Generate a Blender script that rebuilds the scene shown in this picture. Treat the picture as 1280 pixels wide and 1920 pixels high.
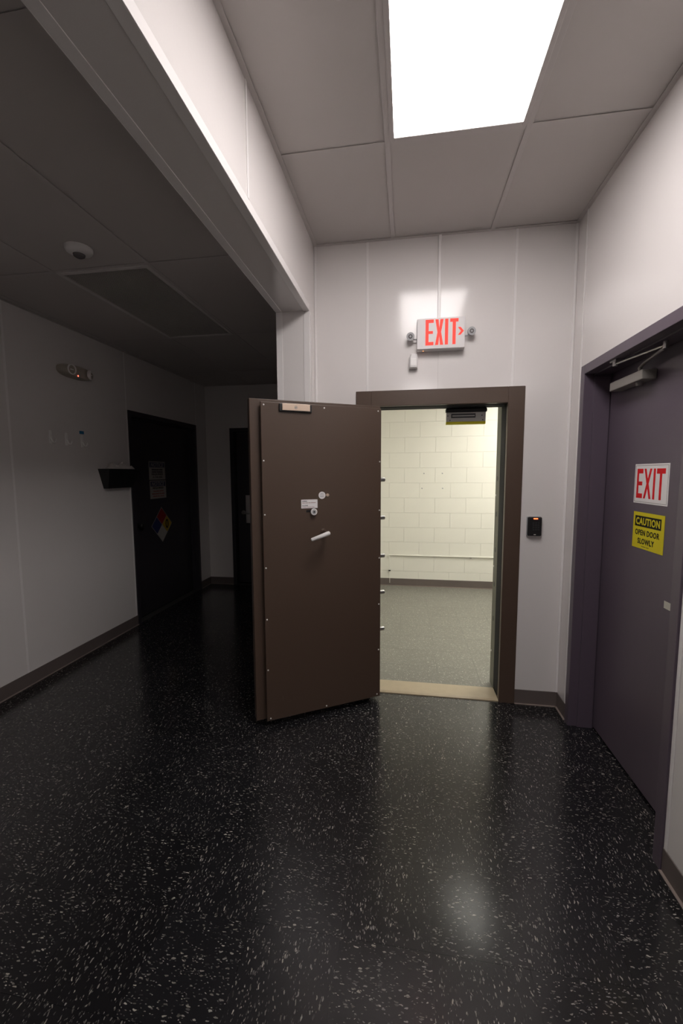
import bpy, bmesh, math, random
from mathutils import Matrix, Vector

random.seed(7)
for o in list(bpy.data.objects):
    bpy.data.objects.remove(o, do_unlink=True)
S = bpy.context.scene
COL = S.collection

# ------------------------------------------------------------------ camera
CAM_H, YAW, PITCH, ROLL, F_PX = 1.5611, 0.15631, -0.09360, -0.00415, 774.42
cd = bpy.data.cameras.new('camera'); cam = bpy.data.objects.new('camera', cd); COL.objects.link(cam)
cd.sensor_fit = 'VERTICAL'; cd.sensor_height = 36.0; cd.lens = F_PX / 1920 * 36.0
cd.clip_start = 0.05
fw = Vector((-math.sin(YAW) * math.cos(PITCH), math.cos(YAW) * math.cos(PITCH), math.sin(PITCH)))
r0 = Vector((math.cos(YAW), math.sin(YAW), 0)); u0 = r0.cross(fw)
rt = r0 * math.cos(ROLL) + u0 * math.sin(ROLL); up = rt.cross(fw)
M = Matrix((rt, up, -fw)).transposed().to_4x4(); M.translation = (0, 0, CAM_H)
cam.matrix_world = M
S.camera = cam

# ------------------------------------------------------------------ world, exposure, lamp levels
w = bpy.data.worlds.new('world'); S.world = w; w.use_nodes = True
w.node_tree.nodes['Background'].inputs[0].default_value = (0.5, 0.5, 0.5, 1)
w.node_tree.nodes['Background'].inputs[1].default_value = 0.0
S.view_settings.view_transform = 'Standard'; S.view_settings.look = 'None'
S.view_settings.gamma = 1.0; S.view_settings.use_curve_mapping = False
S.view_settings.exposure = 0.2
TROFFER = 12.0          # emission of the corridor ceiling light's diffuser
TROFFER_COL = (1.0, 0.945, 0.93)
VAULT = 15.0            # emission of the vault's ceiling light diffusers
VAULT_COL = (1.0, 0.975, 0.89)

# ------------------------------------------------------------------ materials
def mat(name, col, rough=0.5, metal=0.0, spec=0.5, emit=None, estr=0.0, noise=None, bump=None, coat=0.0):
    m = bpy.data.materials.new(name); m.use_nodes = True
    nt = m.node_tree; b = nt.nodes['Principled BSDF']
    b.inputs['Base Color'].default_value = (*col, 1)
    b.inputs['Roughness'].default_value = rough
    b.inputs['Metallic'].default_value = metal
    b.inputs['Specular IOR Level'].default_value = spec
    if coat: b.inputs['Coat Weight'].default_value = coat
    if emit:
        b.inputs['Emission Color'].default_value = (*emit, 1); b.inputs['Emission Strength'].default_value = estr
    if noise or bump:
        tc = nt.nodes.new('ShaderNodeTexCoord')
    if noise:
        sc, amt = noise
        n = nt.nodes.new('ShaderNodeTexNoise'); n.inputs['Scale'].default_value = sc; n.inputs['Detail'].default_value = 5
        nt.links.new(tc.outputs['Object'], n.inputs['Vector'])
        rmp = nt.nodes.new('ShaderNodeMapRange'); rmp.inputs[3].default_value = 1 - amt; rmp.inputs[4].default_value = 1 + amt
        nt.links.new(n.outputs['Fac'], rmp.inputs[0])
        mx = nt.nodes.new('ShaderNodeVectorMath'); mx.operation = 'SCALE'; mx.inputs[0].default_value = col
        nt.links.new(rmp.outputs[0], mx.inputs['Scale']); nt.links.new(mx.outputs[0], b.inputs['Base Color'])
    if bump:
        sc, st, dist = bump
        n2 = nt.nodes.new('ShaderNodeTexNoise'); n2.inputs['Scale'].default_value = sc; n2.inputs['Detail'].default_value = 3
        nt.links.new(tc.outputs['Object'], n2.inputs['Vector'])
        bp = nt.nodes.new('ShaderNodeBump'); bp.inputs['Strength'].default_value = st; bp.inputs['Distance'].default_value = dist
        nt.links.new(n2.outputs['Fac'], bp.inputs['Height']); nt.links.new(bp.outputs['Normal'], b.inputs['Normal'])
    return m

def floor_mat(name, base, chip, chip2, rough, occ, bright, vary=.22):
    """vinyl composition tile: streaky chips in the tile's own direction, every tile cut from another place"""
    m = bpy.data.materials.new(name); m.use_nodes = True
    nt = m.node_tree; N = nt.nodes; L = nt.links; b = N['Principled BSDF']
    tc = N.new('ShaderNodeTexCoord'); oi = N.new('ShaderNodeObjectInfo')
    mul = N.new('ShaderNodeMath'); mul.operation = 'MULTIPLY'; mul.inputs[1].default_value = 57.3; L.new(oi.outputs['Random'], mul.inputs[0])
    cmb = N.new('ShaderNodeCombineXYZ'); L.new(mul.outputs[0], cmb.inputs[0]); L.new(mul.outputs[0], cmb.inputs[1])
    add = N.new('ShaderNodeVectorMath'); add.operation = 'ADD'; L.new(tc.outputs['Object'], add.inputs[0]); L.new(cmb.outputs[0], add.inputs[1])
    nz = N.new('ShaderNodeTexNoise'); nz.inputs['Scale'].default_value = 60; L.new(add.outputs[0], nz.inputs['Vector'])
    sub = N.new('ShaderNodeVectorMath'); sub.operation = 'SUBTRACT'; sub.inputs[1].default_value = (.5, .5, .5); L.new(nz.outputs['Color'], sub.inputs[0])
    scl = N.new('ShaderNodeVectorMath'); scl.operation = 'SCALE'; scl.inputs['Scale'].default_value = 0.012; L.new(sub.outputs[0], scl.inputs[0])
    wob = N.new('ShaderNodeVectorMath'); wob.operation = 'ADD'; L.new(add.outputs[0], wob.inputs[0]); L.new(scl.outputs[0], wob.inputs[1])
    facs = []
    for (sx, sy, thr, th) in ((170, 55, occ, .36), (330, 120, occ * 1.2, .36)):
        mp = N.new('ShaderNodeVectorMath'); mp.operation = 'MULTIPLY'; mp.inputs[1].default_value = (sx, sy, 0); L.new(wob.outputs[0], mp.inputs[0])
        v = N.new('ShaderNodeTexVoronoi'); v.voronoi_dimensions = '2D'; v.inputs['Scale'].default_value = 1.0; L.new(mp.outputs[0], v.inputs['Vector'])
        lt = N.new('ShaderNodeMath'); lt.operation = 'LESS_THAN'; lt.inputs[1].default_value = th; L.new(v.outputs['Distance'], lt.inputs[0])
        sp = N.new('ShaderNodeSeparateColor'); L.new(v.outputs['Color'], sp.inputs[0])
        gt = N.new('ShaderNodeMath'); gt.operation = 'LESS_THAN'; gt.inputs[1].default_value = thr; L.new(sp.outputs[0], gt.inputs[0])
        an = N.new('ShaderNodeMath'); an.operation = 'MULTIPLY'; L.new(lt.outputs[0], an.inputs[0]); L.new(gt.outputs[0], an.inputs[1])
        an2 = N.new('ShaderNodeMath'); an2.operation = 'MULTIPLY'; L.new(an.outputs[0], an2.inputs[0])
        pw = N.new('ShaderNodeMath'); pw.operation = 'POWER'; pw.inputs[1].default_value = 2.0; L.new(sp.outputs[1], pw.inputs[0]); L.new(pw.outputs[0], an2.inputs[1])
        facs.append((an2, sp))
    mx = N.new('ShaderNodeMath'); mx.operation = 'MAXIMUM'; L.new(facs[0][0].outputs[0], mx.inputs[0]); L.new(facs[1][0].outputs[0], mx.inputs[1])
    # base with slight tile to tile difference and soft mottling
    rv = N.new('ShaderNodeMapRange'); rv.inputs[3].default_value = 1 - vary; rv.inputs[4].default_value = 1 + vary; L.new(oi.outputs['Random'], rv.inputs[0])
    bs = N.new('ShaderNodeVectorMath'); bs.operation = 'SCALE'; bs.inputs[0].default_value = base; L.new(rv.outputs[0], bs.inputs['Scale'])
    cc = N.new('ShaderNodeMix'); cc.data_type = 'RGBA'; cc.inputs[6].default_value = (*chip, 1); cc.inputs[7].default_value = (*chip2, 1); L.new(facs[0][1].outputs[2], cc.inputs[0])
    fin = N.new('ShaderNodeMix'); fin.data_type = 'RGBA'; L.new(mx.outputs[0], fin.inputs[0]); L.new(bs.outputs[0], fin.inputs[6]); L.new(cc.outputs[2], fin.inputs[7])
    L.new(fin.outputs[2], b.inputs['Base Color'])
    geo = N.new('ShaderNodeNewGeometry')
    n3 = N.new('ShaderNodeTexNoise'); n3.inputs['Scale'].default_value = 2.5; n3.inputs['Detail'].default_value = 2; L.new(geo.outputs['Position'], n3.inputs['Vector'])
    rr = N.new('ShaderNodeMapRange'); rr.inputs[1].default_value = .0; rr.inputs[2].default_value = 1.0; rr.inputs[3].default_value = rough - .07; rr.inputs[4].default_value = rough + .07; L.new(n3.outputs['Fac'], rr.inputs[0])
    L.new(rr.outputs[0], b.inputs['Roughness'])
    b.inputs['Specular IOR Level'].default_value = bright
    return m

WALLC = (.78, .745, .73)
MT = dict(
    wall=mat('white_wall_panel', WALLC, .13, bump=(70, .06, .003), noise=(2.0, .02)),
    strip=mat('white_trim_strip', (.85, .82, .81), .3),
    wallback=mat('wall_backing', (.55, .52, .5), .7),
    ceil=mat('ceiling_panel', (.60, .56, .54), .62, noise=(2.5, .03), bump=(300, .2, .001)),
    tbar=mat('ceiling_tee', (.60, .56, .545), .5),
    slab=mat('dark_backing', (.06, .055, .05), .8),
    joint=mat('floor_joint', (.055, .053, .05), .7),
    base=mat('vinyl_baseboard', (.135, .110, .102), .45, noise=(6, .12)),
    toe=mat('baseboard_toe', (.26, .21, .185), .4, noise=(9, .2)),
    brown=mat('brown_enamel_steel', (.086, .055, .039), .36, noise=(240, .14), bump=(420, .12, .0006)),
    browndark=mat('brown_door_edge', (.05, .036, .031), .45),
    gasket=mat('black_gasket', (.026, .028, .032), .7, spec=.2),
    jambin=mat('olive_grey_steel', (.24, .24, .20), .55, spec=.3),
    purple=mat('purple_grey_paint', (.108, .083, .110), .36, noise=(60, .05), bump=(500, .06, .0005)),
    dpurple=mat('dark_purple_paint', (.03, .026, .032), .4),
    steel=mat('brushed_steel', (.48, .47, .46), .3, metal=.9),
    dsteel=mat('dull_steel', (.30, .28, .27), .45, metal=.35),
    magnet=mat('magnet_grey', (.55, .53, .50), .4, metal=.2),
    closer=mat('closer_grey_paint', (.27, .25, .23), .4),
    bright=mat('bright_screw', (.85, .83, .8), .3),
    whitepl=mat('white_plastic', (.80, .78, .77), .38),
    greypl=mat('grey_plastic', (.42, .42, .43), .4),
    cream=mat('cream_plastic', (.40, .36, .30), .45),
    dlens=mat('dark_lamp_lens', (.13, .12, .12), .18),
    black=mat('black_plastic', (.012, .012, .013), .38),
    blackp=mat('black_print', (.010, .010, .010), .6, spec=.2),
    keyc=mat('keypad_key', (.03, .03, .033), .3),
    white=mat('white_sign_plastic', (.86, .83, .83), .4),
    red=mat('red_print', (.72, .012, .018), .5, spec=.15),
    yellow=mat('yellow_sign', (.72, .62, .012), .45, spec=.25),
    dullwhite=mat('dull_white_sign', (.36, .335, .31), .5, spec=.2),  # darker sign white, red and yellow for the left door's signs
    dullred=mat('dull_red_print', (.24, .010, .012), .5, spec=.2),
    dullyellow=mat('dull_yellow_print', (.40, .26, .02), .5, spec=.2),
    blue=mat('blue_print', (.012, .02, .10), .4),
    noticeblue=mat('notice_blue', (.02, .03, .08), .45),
    redbrown=mat('small_red_print', (.25, .06, .05), .5),
    bluetape=mat('blue_tape', (.01, .14, .30), .6),
    clear=mat('milky_clear_plastic', (.93, .91, .89), .2),
    tan=mat('armature_plate', (.72, .56, .44), .35, metal=.35),
    tape=mat('pale_tape', (.62, .60, .52), .6),
    block=mat('cream_block_paint', (.80, .785, .725), .45, bump=(140, .25, .003), noise=(5, .02)),
    mortar=mat('cream_mortar', (.75, .735, .675), .55),
    vwall=mat('vault_cream_wall', (.80, .785, .725), .5),
    thresh=mat('threshold_tan', (.46, .38, .26), .35, noise=(18, .12)),
    net=mat('white_hair_nets', (.62, .58, .55), .8, bump=(90, .6, .01)),
    grille=mat('grille_core', (.50, .48, .45), .5),
    grillef=mat('grille_frame', (.74, .71, .69), .45),
    lamp2=mat('far_troffer_diffuser', (.9, .9, .9), .4, emit=TROFFER_COL, estr=TROFFER * .85),
    lamp=mat('troffer_diffuser', (.9, .9, .9), .4, emit=TROFFER_COL, estr=TROFFER),
    vlamp=mat('vault_diffuser', (.9, .9, .9), .4, emit=VAULT_COL, estr=VAULT * .45),
    vlamp2=mat('vault_added_diffuser', (.9, .9, .9), .4, emit=VAULT_COL, estr=VAULT * 1.35),  # for the added, unseen vault light
    exitglow=mat('exit_red_glow', (.25, .01, .01), .5, spec=.2, emit=(1.0, .08, .055), estr=.85),
    exitface=mat('exit_white_face', (.72, .69, .69), .4),
    led=mat('red_led', (.6, .05, .04), .4, emit=(1.0, .10, .06), estr=5.0),
    ledor=mat('orange_led_bar', (.8, .1, .04), .4, emit=(1.0, .13, .04), estr=3.0),
    ledamber=mat('amber_led', (.8, .3, .1), .4, emit=(1.0, .4, .15), estr=1.5),
    scuff=mat('door_scuff', (.16, .13, .11), .5),
)
MT['floor'] = floor_mat('black_speckled_tile', (.0105, .0105, .0125), (.44, .41, .35), (.26, .25, .24), .21, .14, .95)
MT['vfloor'] = floor_mat('grey_speckled_tile', (.19, .185, .16), (.62, .60, .52), (.45, .43, .37), .34, .22, .4, .03)

# ------------------------------------------------------------------ mesh helpers
class MB:
    def __init__(s): s.v = []; s.f = []
    def add(s, vs, fs):
        k = len(s.v); s.v += [tuple(p) for p in vs]; s.f += [tuple(i + k for i in f) for f in fs]; return s
    def box(s, x0, y0, z0, x1, y1, z1):
        x0, x1 = sorted((x0, x1)); y0, y1 = sorted((y0, y1)); z0, z1 = sorted((z0, z1))
        return s.add([(x0, y0, z0), (x1, y0, z0), (x1, y1, z0), (x0, y1, z0), (x0, y0, z1), (x1, y0, z1), (x1, y1, z1), (x0, y1, z1)],
                     [(0, 3, 2, 1), (4, 5, 6, 7), (0, 1, 5, 4), (1, 2, 6, 5), (2, 3, 7, 6), (3, 0, 4, 7)])
    def prism(s, poly, z0, z1):
        n = len(poly)
        vs = [(x, y, z0) for x, y in poly] + [(x, y, z1) for x, y in poly]
        return s.add(vs, [tuple(range(n))[::-1], tuple(range(n, 2 * n))] + [(i, (i + 1) % n, n + (i + 1) % n, n + i) for i in range(n)])
    def loft(s, rings, cap=True):
        n = len(rings[0]); vs = [p for r in rings for p in r]; fs = []
        for k in range(len(rings) - 1):
            for i in range(n):
                fs.append((k * n + i, k * n + (i + 1) % n, (k + 1) * n + (i + 1) % n, (k + 1) * n + i))
        if cap: fs += [tuple(range(n))[::-1], tuple(range((len(rings) - 1) * n, len(rings) * n))]
        return s.add(vs, fs)
    def tube(s, pts, rad, n=12):
        pts = [Vector(p) for p in pts]; rad = rad if isinstance(rad, (list, tuple)) else [rad] * len(pts)
        rings = []; side = None
        for i, p in enumerate(pts):
            t = (pts[min(i + 1, len(pts) - 1)] - pts[max(i - 1, 0)]).normalized()
            if side is None:
                a = Vector((0, 0, 1)) if abs(t.z) < .9 else Vector((1, 0, 0)); side = t.cross(a).normalized()
            side = (side - t * side.dot(t)).normalized(); b = t.cross(side)
            rings.append([p + (side * math.cos(2 * math.pi * k / n) + b * math.sin(2 * math.pi * k / n)) * rad[i] for k in range(n)])
        return s.loft(rings)
    def lathe(s, c, axis, prof, n=24):
        """prof: list of (radius, distance along the axis) from the centre c"""
        axis = Vector(axis).normalized(); a = Vector((0, 0, 1)) if abs(axis.z) < .9 else Vector((1, 0, 0))
        e1 = axis.cross(a).normalized(); e2 = axis.cross(e1); c = Vector(c)
        return s.loft([[c + axis * h + (e1 * math.cos(2 * math.pi * k / n) + e2 * math.sin(2 * math.pi * k / n)) * max(r, 1e-5) for k in range(n)] for r, h in prof])
    def mesh(s, name, m, bevel=0.0, smooth=False, seg=2):
        me = bpy.data.meshes.new(name); me.from_pydata(s.v, [], s.f)
        bm = bmesh.new(); bm.from_mesh(me)
        bmesh.ops.recalc_face_normals(bm, faces=bm.faces)
        if bevel:
            bmesh.ops.bevel(bm, geom=[e for e in bm.edges if len(e.link_faces) == 2 and e.calc_face_angle(0) > .5], offset=bevel, segments=seg, profile=.5, affect='EDGES', clamp_overlap=True)
        bm.to_mesh(me); bm.free()
        if smooth:
            for p in me.polygons: p.use_smooth = True
            me.set_sharp_from_angle(angle=math.radians(38))
        me.materials.append(MT[m])
        return me
    def build(s, name, m, parent=None, bevel=0.0, smooth=False, seg=2):
        return link(name, s.mesh(name, m, bevel, smooth, seg), parent)

def link(name, me, parent=None):
    o = bpy.data.objects.new(name, me); COL.objects.link(o)
    if parent is not None: o.parent = parent
    return o
def tag(o, label, cat, group=None, kind=None):
    o['label'] = label; o['category'] = cat
    if group: o['group'] = group
    if kind: o['kind'] = kind
    return o
def struct(o, label, cat): return tag(o, label, cat, kind='structure')
def thing(name, label, cat, mtx, group=None):
    o = bpy.data.objects.new(name, None); COL.objects.link(o); o.empty_display_size = .05
    o.matrix_world = mtx
    return tag(o, label, cat, group)
def frame(loc, X, Y):
    X = Vector(X).normalized(); Y = Vector(Y).normalized(); Z = X.cross(Y)
    m = Matrix((X, Y, Z)).transposed().to_4x4(); m.translation = loc
    return m
def on_back(x, z, y=None): return frame((x, D if y is None else y, z), (1, 0, 0), (0, 0, 1))
def on_right(y, z, x): return frame((x, y, z), (0, -1, 0), (0, 0, 1))
def on_left(y, z, x): return frame((x, y, z), (0, 1, 0), (0, 0, 1))

def text_mesh(s, m, w, h, cx, cy, z0, depth=.0006, bold=.02, shear=0.0):
    """built-in font, stretched to w x h around cx, cy and laid on z0"""
    cu = bpy.data.curves.new('lettering', 'FONT'); cu.body = s; cu.size = 1; cu.offset = bold; cu.extrude = .02; cu.shear = shear; cu.space_character = 1 + bold * 3; cu.resolution_u = 3
    o = bpy.data.objects.new('lettering', cu); COL.objects.link(o)
    bpy.context.view_layer.update()
    me = bpy.data.meshes.new_from_object(o.evaluated_get(bpy.context.evaluated_depsgraph_get()))
    bpy.data.objects.remove(o, do_unlink=True); bpy.data.curves.remove(cu)
    xs = [v.co.x for v in me.vertices]; ys = [v.co.y for v in me.vertices]
    x0, x1, y0, y1 = min(xs), max(xs), min(ys), max(ys)
    for v in me.vertices:
        v.co = ((v.co.x - (x0 + x1) / 2) * w / (x1 - x0) + cx, (v.co.y - (y0 + y1) / 2) * h / (y1 - y0) + cy, z0 + (depth if v.co.z > 0 else 0))
    me.materials.clear(); me.materials.append(MT[m])
    return me
def text(name, s, m, w, h, cx, cy, z0, parent, **k): return link(name, text_mesh(s, m, w, h, cx, cy, z0, **k), parent)

def word_bars(name, rows, m, z0, parent):
    """print too small to read: rows of (x0, x1, y, height, word lengths)"""
    b = MB()
    for x0, x1, y, h, words in rows:
        tot = sum(words) + .25 * (len(words) - 1); x = x0
        for wd in words:
            L_ = (x1 - x0) * wd / tot; n = max(2, int(wd * 3))
            for i in range(n):
                a = x + L_ * i / n
                b.box(a, y - h / 2, z0, a + L_ / n * .78, y + h / 2 * random.uniform(.6, 1), z0 + .0005)
            x += L_ + (x1 - x0) * .25 / tot
    return b.build(name, m, parent)

def letter(ch, x, y, w, h, t, hb=None, th=None):
    """block letter outlines; t = stroke, hb = bar height"""
    hb = hb or t; X1 = x + w; Y1 = y + h
    if ch == 'E':
        mid = y + h / 2
        return [(x, y), (X1, y), (X1, y + hb), (x + t, y + hb), (x + t, mid - hb * .42), (x + w * .92, mid - hb * .42), (x + w * .92, mid + hb * .42), (x + t, mid + hb * .42), (x + t, Y1 - hb), (X1, Y1 - hb), (X1, Y1), (x, Y1)]
    if ch == 'X':
        cx = x + w / 2; cy = y + h / 2; q = t * .58
        return [(x, y), (x + t, y), (cx, cy - h * .16), (X1 - t, y), (X1, y), (cx + q, cy), (X1, Y1), (X1 - t, Y1), (cx, cy + h * .16), (x + t, Y1), (x, Y1), (cx - q, cy)]
    if ch == 'I': return [(x, y), (x + t, y), (x + t, Y1), (x, Y1)]
    if ch == 'T':
        cx = x + w / 2
        return [(cx - t / 2, y), (cx + t / 2, y), (cx + t / 2, Y1 - hb), (X1, Y1 - hb), (X1, Y1), (x, Y1), (x, Y1 - hb), (cx - t / 2, Y1 - hb)]

# ------------------------------------------------------------------ the place (metres)
D = 2.822                      # wall with the vault opening
XL, XR = -.622, 1.007          # header / right wall of the corridor
H = 3.0516                     # corridor ceiling
HB, J, XI = 2.588, 2.659, -.836   # header underside, jamb face, inner face of header
XLL, D2, HL = -2.746, 5.425, 2.749  # side room: left wall, far wall, ceiling
YB = -4.4                      # wall behind the camera
V, VX0, VX1, VH = 5.689, -.60, 2.30, 2.74   # vault
VY0 = 3.09                     # vault side of the wall with the opening
FL, FR, FT = -.342, .735, 2.106     # vault frame outer
OL, OR_, OT = -.240, .633, 2.005    # vault frame clear opening
BH = .1016
R0, R1, RT = 1.66, 2.66, 2.171      # right door frame outer
LX = 1.14                           # right door leaf plane
RO0, RO1, ROT = 1.71, 2.61, 2.12

# ---- floors: every tile in view is a piece of the floor
def tiles(root, rects, gx, gy, near, m, first=None, stuff_name='floor_tiles'):
    P = .3048; g = .0004
    xs = [r[0] for r in rects] + [r[2] for r in rects]; ys = [r[1] for r in rects] + [r[3] for r in rects]
    i0 = math.floor((min(xs) - gx) / P); i1 = math.ceil((max(xs) - gx) / P)
    j0 = math.floor((min(ys) - gy) / P); j1 = math.ceil((max(ys) - gy) / P)
    full = MB().box(-P / 2 + g, -P / 2 + g, -.003, P / 2 - g, P / 2 - g, 0).mesh('floor_tile', m)
    rest = MB()
    for i in range(i0, i1):
        for j in range(j0, j1):
            x0, y0 = gx + i * P, gy + j * P; x1, y1 = x0 + P, y0 + P; cx, cy = (x0 + x1) / 2, (y0 + y1) / 2
            ps = []
            for r in rects:
                a = (max(x0 + g, r[0]), max(y0 + g, r[1]), min(x1 - g, r[2]), min(y1 - g, r[3]))
                if a[2] - a[0] > .001 and a[3] - a[1] > .001: ps.append(a)
            if not ps: continue
            if y0 < near:
                for a in ps: rest.box(a[0], a[1], -.003, a[2], a[3], 0)
                continue
            turn = (i + j) % 2
            whole = len(ps) == 1 and abs(ps[0][2] - ps[0][0] - P + 2 * g) < 1e-5 and abs(ps[0][3] - ps[0][1] - P + 2 * g) < 1e-5
            if whole: me = full
            else:
                b = MB()
                for a in ps:
                    q = [a[0] - cx, a[1] - cy, a[2] - cx, a[3] - cy]
                    if turn: q = [q[1], -q[2], q[3], -q[0]]
                    b.box(q[0], q[1], -.003, q[2], q[3], 0)
                me = b.mesh('floor_tile', m)
            o = link('floor_tile', me, root); o.location = (cx, cy, 0); o.rotation_euler = (0, 0, math.pi / 2 * turn)
    if rest.v:
        o = rest.build(stuff_name, m, root); o['kind'] = 'stuff'

fl = MB().box(XLL - .1, YB - .1, -.08, XR + .14, D + .0, -.0032).box(XLL - .1, D, -.08, XI + .02, D2 + .1, -.0032).build('floor', 'joint')
struct(fl, 'black speckled vinyl tile floor of corridor and dark side room', 'floor')
tiles(fl, [(XLL, YB, XI, D2), (XI, YB, XL, J), (XL, YB, XR, D), (XR, RO0, LX + .02, RO1)], -.208, 1.239, .70, 'floor')
vf = MB().box(VX0 - .1, D + .005, -.08, VX1 + .1, V + .1, -.0032).build('floor_vault', 'joint')
struct(vf, 'grey speckled tile floor inside the bright vault', 'floor')
tiles(vf, [(VX0, 3.0, VX1, V)], -.05, 2.98, 2.5, 'vfloor')

# ---- corridor and side room ceilings
def ceiling(name, label, xs, ys, z, skip, x0, x1, y0, y1):
    root = MB().box(x0 - .02, y0 - .02, z + .03, x1 + .02, y1 + .02, z + .09).build(name, 'slab')
    struct(root, label, 'ceiling')
    for i in range(len(xs) - 1):
        for j in range(len(ys) - 1):
            if (i, j) in skip: continue
            MB().box(xs[i] + .0005, ys[j] + .0005, z + .005, xs[i + 1] - .0005, ys[j + 1] - .0005, z + .018).build('ceiling_tile', 'ceil', root)
    for x in xs[1:-1]:
        MB().box(x - .012, y0, z, x + .012, y1, z + .002).build('ceiling_tee', 'tbar', root, bevel=.0005, seg=1)
    for y in ys[1:-1]:
        for i in range(len(xs) - 1):
            a = xs[i] + (.012 if i else .0); b_ = xs[i + 1] - (.012 if i < len(xs) - 2 else .0)
            if b_ - a > .05: MB().box(a, y - .012, z + .0006, b_, y + .012, z + .002).build('cross_tee', 'tbar', root)
    for q in ((x0, y0, x0 + .022, y1), (x1 - .022, y0, x1, y1), (x0 + .022, y0, x1 - .022, y0 + .022), (x0 + .022, y1 - .022, x1 - .022, y1)):
        MB().box(q[0], q[1], z - .0012, q[2], q[3], z + .002).build('wall_angle', 'tbar', root)
    return root
cm = ceiling('ceiling', 'pale grey panel ceiling of the corridor around the bright light', [XL, -.103, .507, XR], [YB, -4.059, -2.84, -1.621, -.402, .817, 2.036, D], H, {(1, 5), (1, 2)}, XL, XR, YB, D)
cs = ceiling('ceiling_side', 'dim grey panel ceiling of the dark side room', [XLL, -2.685, -2.075, -1.465, XI], [YB, -3.828, -2.609, -1.39, -.171, 1.048, 2.267, 3.486, 4.705, D2], HL, {(2, 6)}, XLL, XI, YB, D2)

# ---- walls
def panel(root, rects, plane, m='wall'):
    """wall panels: plane = (axis, face, outward thickness)"""
    b = MB(); ax, f, t = plane
    for a0, z0, a1, z1 in rects:
        if ax == 'y': b.box(a0, f, z0, a1, f + t, z1)
        else: b.box(f, a0, z0, f + t, a1, z1)
    return b.build('wall_panel', m, root)
def strip(root, a, z0, z1, plane, wd=.016, t=.003):
    ax, f, sg = plane; b = MB()
    if ax == 'y': b.box(a - wd / 2, f, z0, a + wd / 2, f + sg * t, z1)
    else: b.box(f, a - wd / 2, z0, f + sg * t, a + wd / 2, z1)
    return b.build('seam_strip', 'strip', root, bevel=.001, seg=1)
G = .0006
# back wall of the corridor, opening for the vault frame
wb = MB().box(XL, D + .004, 0, OL - .06, VY0, H + .02).box(OR_ + .06, D + .004, 0, XR + .05, VY0, H + .02).box(OL - .06, D + .004, OT + .06, OR_ + .06, D + .165, H + .02).box(OL - .06, D + .165, 2.42, OR_ + .06, VY0, H + .02).build('wall_back', 'wallback')
struct(wb, 'glossy white panel wall around the vault doorway', 'wall')
cols = [XL, -.266, .193, .655, XR]
panel(wb, [(XL, 0, FL, H), (FL, FT, -.266 - G, H)], ('y', D, .004))
panel(wb, [(-.266 + G, FT, .193 - G, H)], ('y', D, .004))
panel(wb, [(.193 + G, FT, .655 - G, H)], ('y', D, .004))
panel(wb, [(.655 + G, FT, FR, H), (FR, 0, XR, H)], ('y', D, .004))
for x in (-.266, .655): strip(wb, x, FT, H, ('y', D, -1))
strip(wb, XR - .008, BH, H, ('y', D, -1), .014, .006); strip(wb, XL + .008, BH, H, ('y', D, -1), .014, .006)
# right wall with door opening
wr = MB().box(XR + .004, YB, 0, XR + .16, RO0 - .02, H + .02).box(XR + .004, RO1 + .02, 0, XR + .16, D + .004, H + .02).box(XR + .004, RO0 - .02, ROT + .02, XR + .16, RO1 + .02, H + .02).build('wall_right', 'wallback')
struct(wr, 'white panel wall with the purple exit door', 'wall')
panel(wr, [(YB, 0, .25 - G, H)], ('x', XR, .004))
panel(wr, [(.25 + G, 0, 1.47 - G, H)], ('x', XR, .004))
panel(wr, [(1.47 + G, 0, R0, H), (R0, RT, R1, H), (R1, 0, 2.69, H)], ('x', XR, .004))
panel(wr, [(2.69 + G, 0, D, H)], ('x', XR, .004))
for y in (.25,): strip(wr, y, BH, H, ('x', XR, -1))
strip(wr, 1.47, BH, H, ('x', XR, -1)); strip(wr, 2.69, BH, H, ('x', XR, -1), .014)
strip(wr, R0 - .013, BH, RT, ('x', XR, -1), .02)
# header over the wide opening, with its jamb and the partition behind it
wh = MB().box(XI + .004, YB, HB + .003, XL - .004, J, H + .09).box(XI + .004, J + .004, 0, XL - .004, D + .004, H + .09).box(XI + .004, D + .004, 0, VX0 - .004, D2 + .3, H + .02).build('wall_header', 'wallback')
struct(wh, 'white panel header and jamb of the wide opening to the side room', 'wall')
for a, b_ in ((YB, .422), (.422, 1.641), (1.641, D)):
    rects = [(a + G, HB, b_ - G, H)]
    if b_ == D: rects = [(a + G, HB, J, H), (J, 0, D, H)]
    panel(wh, rects, ('x', XL, -.004))
for y in (.422, 1.641): strip(wh, y, HB + .04, H, ('x', XL, 1))
MB().box(XI, YB, HB, XL, J, HB + .003).build('underside_panel', 'wall', wh)
MB().box(XI, J, 0, XL, J + .004, HB).build('jamb_panel', 'wall', wh)
panel(wh, [(YB, HB, J, HL + .02), (J, 0, D2, HL + .02)], ('x', XI, .004))
b = MB().box(XL, YB, HB - .0025, XL + .0025, J - .0025, HB + .038).box(XL - .036, YB, HB - .0025, XL, J - .0025, HB); b.build('corner_trim', 'strip', wh, bevel=.0008, seg=1)
b = MB().box(XI - .0025, YB, HB - .0025, XI, J - .0025, HB + .036).box(XI, YB, HB - .0025, XI + .038, J - .0025, HB); b.build('corner_trim', 'strip', wh, bevel=.0008, seg=1)
b = MB().box(XL, J - .0025, 0, XL + .0025, J + .036, HB).box(XL - .036, J - .0025, 0, XL, J, HB); b.build('corner_trim', 'strip', wh, bevel=.0008, seg=1)
b = MB().box(XI - .0025, J - .0025, 0, XI, J + .036, HB).box(XI, J - .0025, 0, XI + .038, J, HB); b.build('corner_trim', 'strip', wh, bevel=.0008, seg=1)
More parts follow.
